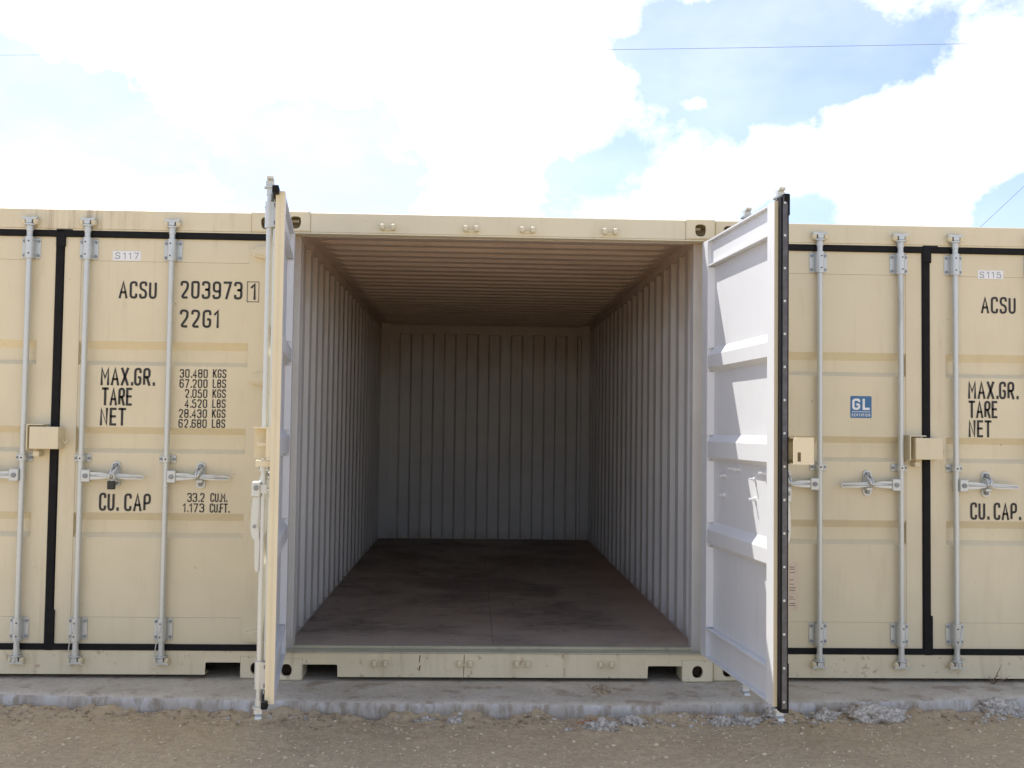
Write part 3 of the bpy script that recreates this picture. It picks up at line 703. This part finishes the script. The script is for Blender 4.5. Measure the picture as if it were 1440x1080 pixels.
def ground(mb):
    ny = len(gy)
    vs = [(x, y, gh(x, y) if -3 < x < 6 and -3 < y < .2 else -.084-(.12 if y > .2 else 0)) for x in gx for y in gy]
    fs = [(i*ny+k, (i+1)*ny+k, (i+1)*ny+k+1, i*ny+k+1) for i in range(len(gx)-1) for k in range(ny-1)]
    mb.add(vs, fs, 0, True)
o = part('ground', 'dirt', None, ground); o['kind'] = 'structure'

def blob(mb, c, sx, sy, sz, seed, sub=2, rough=.35, freq=1.6, mat=0):
    bm = bmesh.new(); bmesh.ops.create_icosphere(bm, subdivisions=sub, radius=1)
    vs = []
    for v in bm.verts:
        p = v.co*1.0; n = 1+rough*noise.fractal(p*freq+Vector((seed*7.3, seed*3.1, 0)), .7, 2, 4)
        vs.append((c[0]+p.x*n*sx, c[1]+p.y*n*sy, c[2]+p.z*n*sz))
    mb.add(vs, [[v.index for v in f.verts] for f in bm.faces], mat, sub > 2); bm.free()
def scatter(name, mat, n, fx, size, seed, label, cat, sub=1):
    rr = random.Random(seed)
    def f(mb):
        for i in range(n):
            x, y = fx(rr); s = size(rr); z = gh(x, y) if y < edge(x)-.01 else .0
            blob(mb, (x, y, z+s*.15), s*rr.uniform(.8, 1.4), s*rr.uniform(.8, 1.3), s*rr.uniform(.5, .8), i % 97+seed, sub, .5)
    o = part(name, mat, None, f); o['kind'] = 'stuff'; tag(o, label, cat); return o
def near_y(rr, x): return edge(x)-.03-abs(rr.gauss(0, .09))
scatter('gravel', 'pebble', 5200, lambda r: (r.uniform(-2, 4.8), r.uniform(-1.7, -.45)), lambda r: r.choice((.0018, .0022, .0026, .003, .0036, .0055, r.choice((.003, .003, .009))))*r.uniform(.8, 1.3), 3, 'pale grit and small pebbles scattered over the dirt ground', 'gravel', 1)
def ne(r):
    x = r.uniform(-1.8, 4.6); return x, near_y(r, x)
scatter('dirt_clods', 'earth', 700, ne, lambda r: r.choice((.004, .006, .008, .012))*r.uniform(.7, 1.3), 5, 'brown earth crumbs along the foot of the concrete slab', 'dirt', 2)
scatter('concrete_crumbs', 'lump', 260, lambda r: (lambda x: (x, edge(x)-.05-abs(r.gauss(0, .07))))(r.choice((r.gauss(1.85, .12), r.gauss(2.45, .2), r.gauss(3.0, .2), r.gauss(3.9, .12), r.uniform(-.2, 3.3)))), lambda r: r.choice((.006, .009, .013))*r.uniform(.7, 1.3), 6, 'grey crumbs of spilled concrete along the slab foot', 'rubble', 2)
scatter('dirt_crumbs', 'earth', 70, lambda r: (1.793+r.gauss(0, .03), -.17+r.gauss(0, .055)), lambda r: r.choice((.004, .006, .008))*r.uniform(.7, 1.3), 8, 'little heap of brown crumbs on top of the concrete slab', 'dirt', 2)
LUMPS = ((1232, 1012, .135, .085, .055, 'broad rounded lump of spilled concrete lying in front of the S115 container'),
         (1160, 1010, .07, .04, .032, 'knobbly grey concrete lump between the open door edge and a broad lump'),
         (1195, 1004, .05, .035, .03, 'small grey concrete lump touching the broad lump in front of S115 container'),
         (1385, 990, .13, .05, .05, 'cracked grey concrete heap against the slab beside the dry weed'),
         (1015, 1018, .05, .035, .028, 'grey concrete lump under the sunlit pale inner face of the open door'),
         (1050, 1015, .06, .035, .026, 'grey concrete lump just below the bottom corner of the open leaf'),
         (1088, 1010, .05, .03, .026, 'grey concrete lump directly beneath the black door gasket'),
         (848, 1024, .06, .035, .035, 'crumbly grey concrete lump below the reddish wood splinter'),
         (888, 1017, .05, .03, .034, 'crumbly grey concrete lump next to the one below the wood splinter'),
         (640, 1016, .035, .022, .02, 'small grey concrete lump at the slab foot under the open container'),
         (600, 1012, .05, .028, .016, 'flat grey concrete lump at the slab foot under the open container'))
for i, (u, v, sx, sy, sz, lb) in enumerate(LUMPS):
    p = back(u, v, 2, -.075); y = min(p.y, edge(p.x)-sy*.55); z = gh(p.x, y)
    o = bpy.data.objects.new('concrete_lump', None)
    mb = MB(); rr = random.Random(i)
    blob(mb, (0, 0, 0), sx, sy, sz, i+20, 4, .75 if i else .4, 1.9)
    for k in range(5): blob(mb, (rr.uniform(-.8, .8)*sx, rr.uniform(-.7, .3)*sy, -.1*sz), sx*.35, sy*.45, sz*.6, i*9+k, 3, .7, 2.)
    o = link('concrete_lump', mb.mesh('concrete_lump', ['lump']), None, (p.x, y, z+sz*.2)); tag(o, lb, 'concrete', 'concrete lumps along the slab')
a, b = back(808, 1018, 2, -.07), back(850, 1013, 2, -.07); a.y = edge(a.x)-.08; b.y = edge(b.x)-.05; a.y -= .05; b.y -= .04; a.z = gh(a.x, a.y)+.012; b.z = gh(b.x, b.y)+.026
zl = max(gh(a.x+(b.x-a.x)*k/10, a.y+(b.y-a.y)*k/10)-.012*k/10 for k in range(11)); a.z = zl+.003; b.z = zl+.016     # rests on the highest bumps
def stick(mb):
    d = (b-a).normalized(); s = d.cross(Vector((0, 0, 1))).normalized(); vs = []
    for t, w_, h_ in ((0, .002, .002), (.12, .008, .006), (.5, .011, .008), (.85, .010, .008), (1, .004, .004)):
        p = (b-a)*t; vs += [p-s*w_-Vector((0, 0, h_)), p+s*w_-Vector((0, 0, h_)), p+s*w_*.8+Vector((0, 0, h_)), p-s*w_+Vector((0, 0, h_*.8))]
    fs = [(i*4+k, i*4+(k+1) % 4, i*4+4+(k+1) % 4, i*4+4+k) for i in range(4) for k in range(4)]+[(3, 2, 1, 0), (16, 17, 18, 19)]
    mb.add(vs, fs)
tag(part('wood_splinter', 'wood', None, stick, loc=a), 'reddish wood splinter lying on the dirt at the slab foot', 'wood')
w0 = back(1396, 951, 2, 0.0); w0.y = RPOS.y-.03; w0.x = back(1396, 951, 1, w0.y).x
wd = bpy.data.objects.new('dry_weed', None); COL.objects.link(wd); wd.location = (w0.x, w0.y, -.003)
for k, (tx, tz, bx) in enumerate(((.045, .115, .03), (-.03, .05, -.02), (.06, .03, .03), (-.05, .02, -.03), (.085, .05, .05), (.02, .07, .0))):
    part('stem', 'twig', wd, lambda mb: mb.tube([(0, 0, 0), (bx*.6, -.006, tz*.45), (tx*.8, -.01-.004*k, tz*.8), (tx, -.012, tz)], [.0028, .0024, .0018, .001], 5))
tag(wd, 'dry brown weed sprouting at the foot of the S115 container', 'weed')
w1 = back(1340, 943, 1, RPOS.y-.03)
# ------------------------------------------------------------------ overhead line behind the containers
YW = 19.
pl, pr = back(-330, 78, 1, YW), back(1660, 55, 1, YW)
def pole(p, label):
    e = bpy.data.objects.new('utility_pole', None); COL.objects.link(e); e.location = (p.x, p.y, -.2)
    H = p.z+.2
    part('shaft', 'pole', e, lambda mb: mb.cyl((0, 0, 0), (0, 0, H+.25), .15, 14, .1)); part('insulator', 'sticker', e, lambda mb: (mb.cyl((0, 0, H+.2), (0, 0, H+.3), .03, 8), ))
    tag(e, label, 'pole')
pole(pl, 'timber utility pole carrying only the level overhead cable'); pole(pr, 'timber utility pole braced by the slanting stay cable')
def wire(mb):
    P = []
    for i in range(41):
        t = i/40; p = pl.lerp(pr, t); p.z -= .10*4*t*(1-t); P.append(p-pl)
    mb.tube(P, .0055, 6)
tag(part('overhead_cable', 'cable', None, wire, loc=pl), 'thin dark cable strung level across the sky high above the containers', 'cable')
sa, sb = back(1380, 318, 1, YW), back(1440, 262, 1, YW); dd = (sb-sa).normalized()
top = sa+dd*((pr.x-sa.x)/dd.x); bot = sa+dd*((-.2-sa.z)/dd.z)
tag(part('stay_cable', 'cable', None, lambda mb: mb.tube([(0, 0, 0), (top-bot)*.5, top-bot], .0065, 6), loc=bot), 'thin stay cable slanting steeply up from behind the S115 container roof', 'cable')

S.render.engine = 'CYCLES'
S.render.resolution_x = 1024; S.render.resolution_y = 768
S.cycles.max_bounces = 9; S.cycles.diffuse_bounces = 8; S.cycles.glossy_bounces = 2; S.cycles.transmission_bounces = 0
S.cycles.caustics_reflective = False; S.cycles.caustics_refractive = False
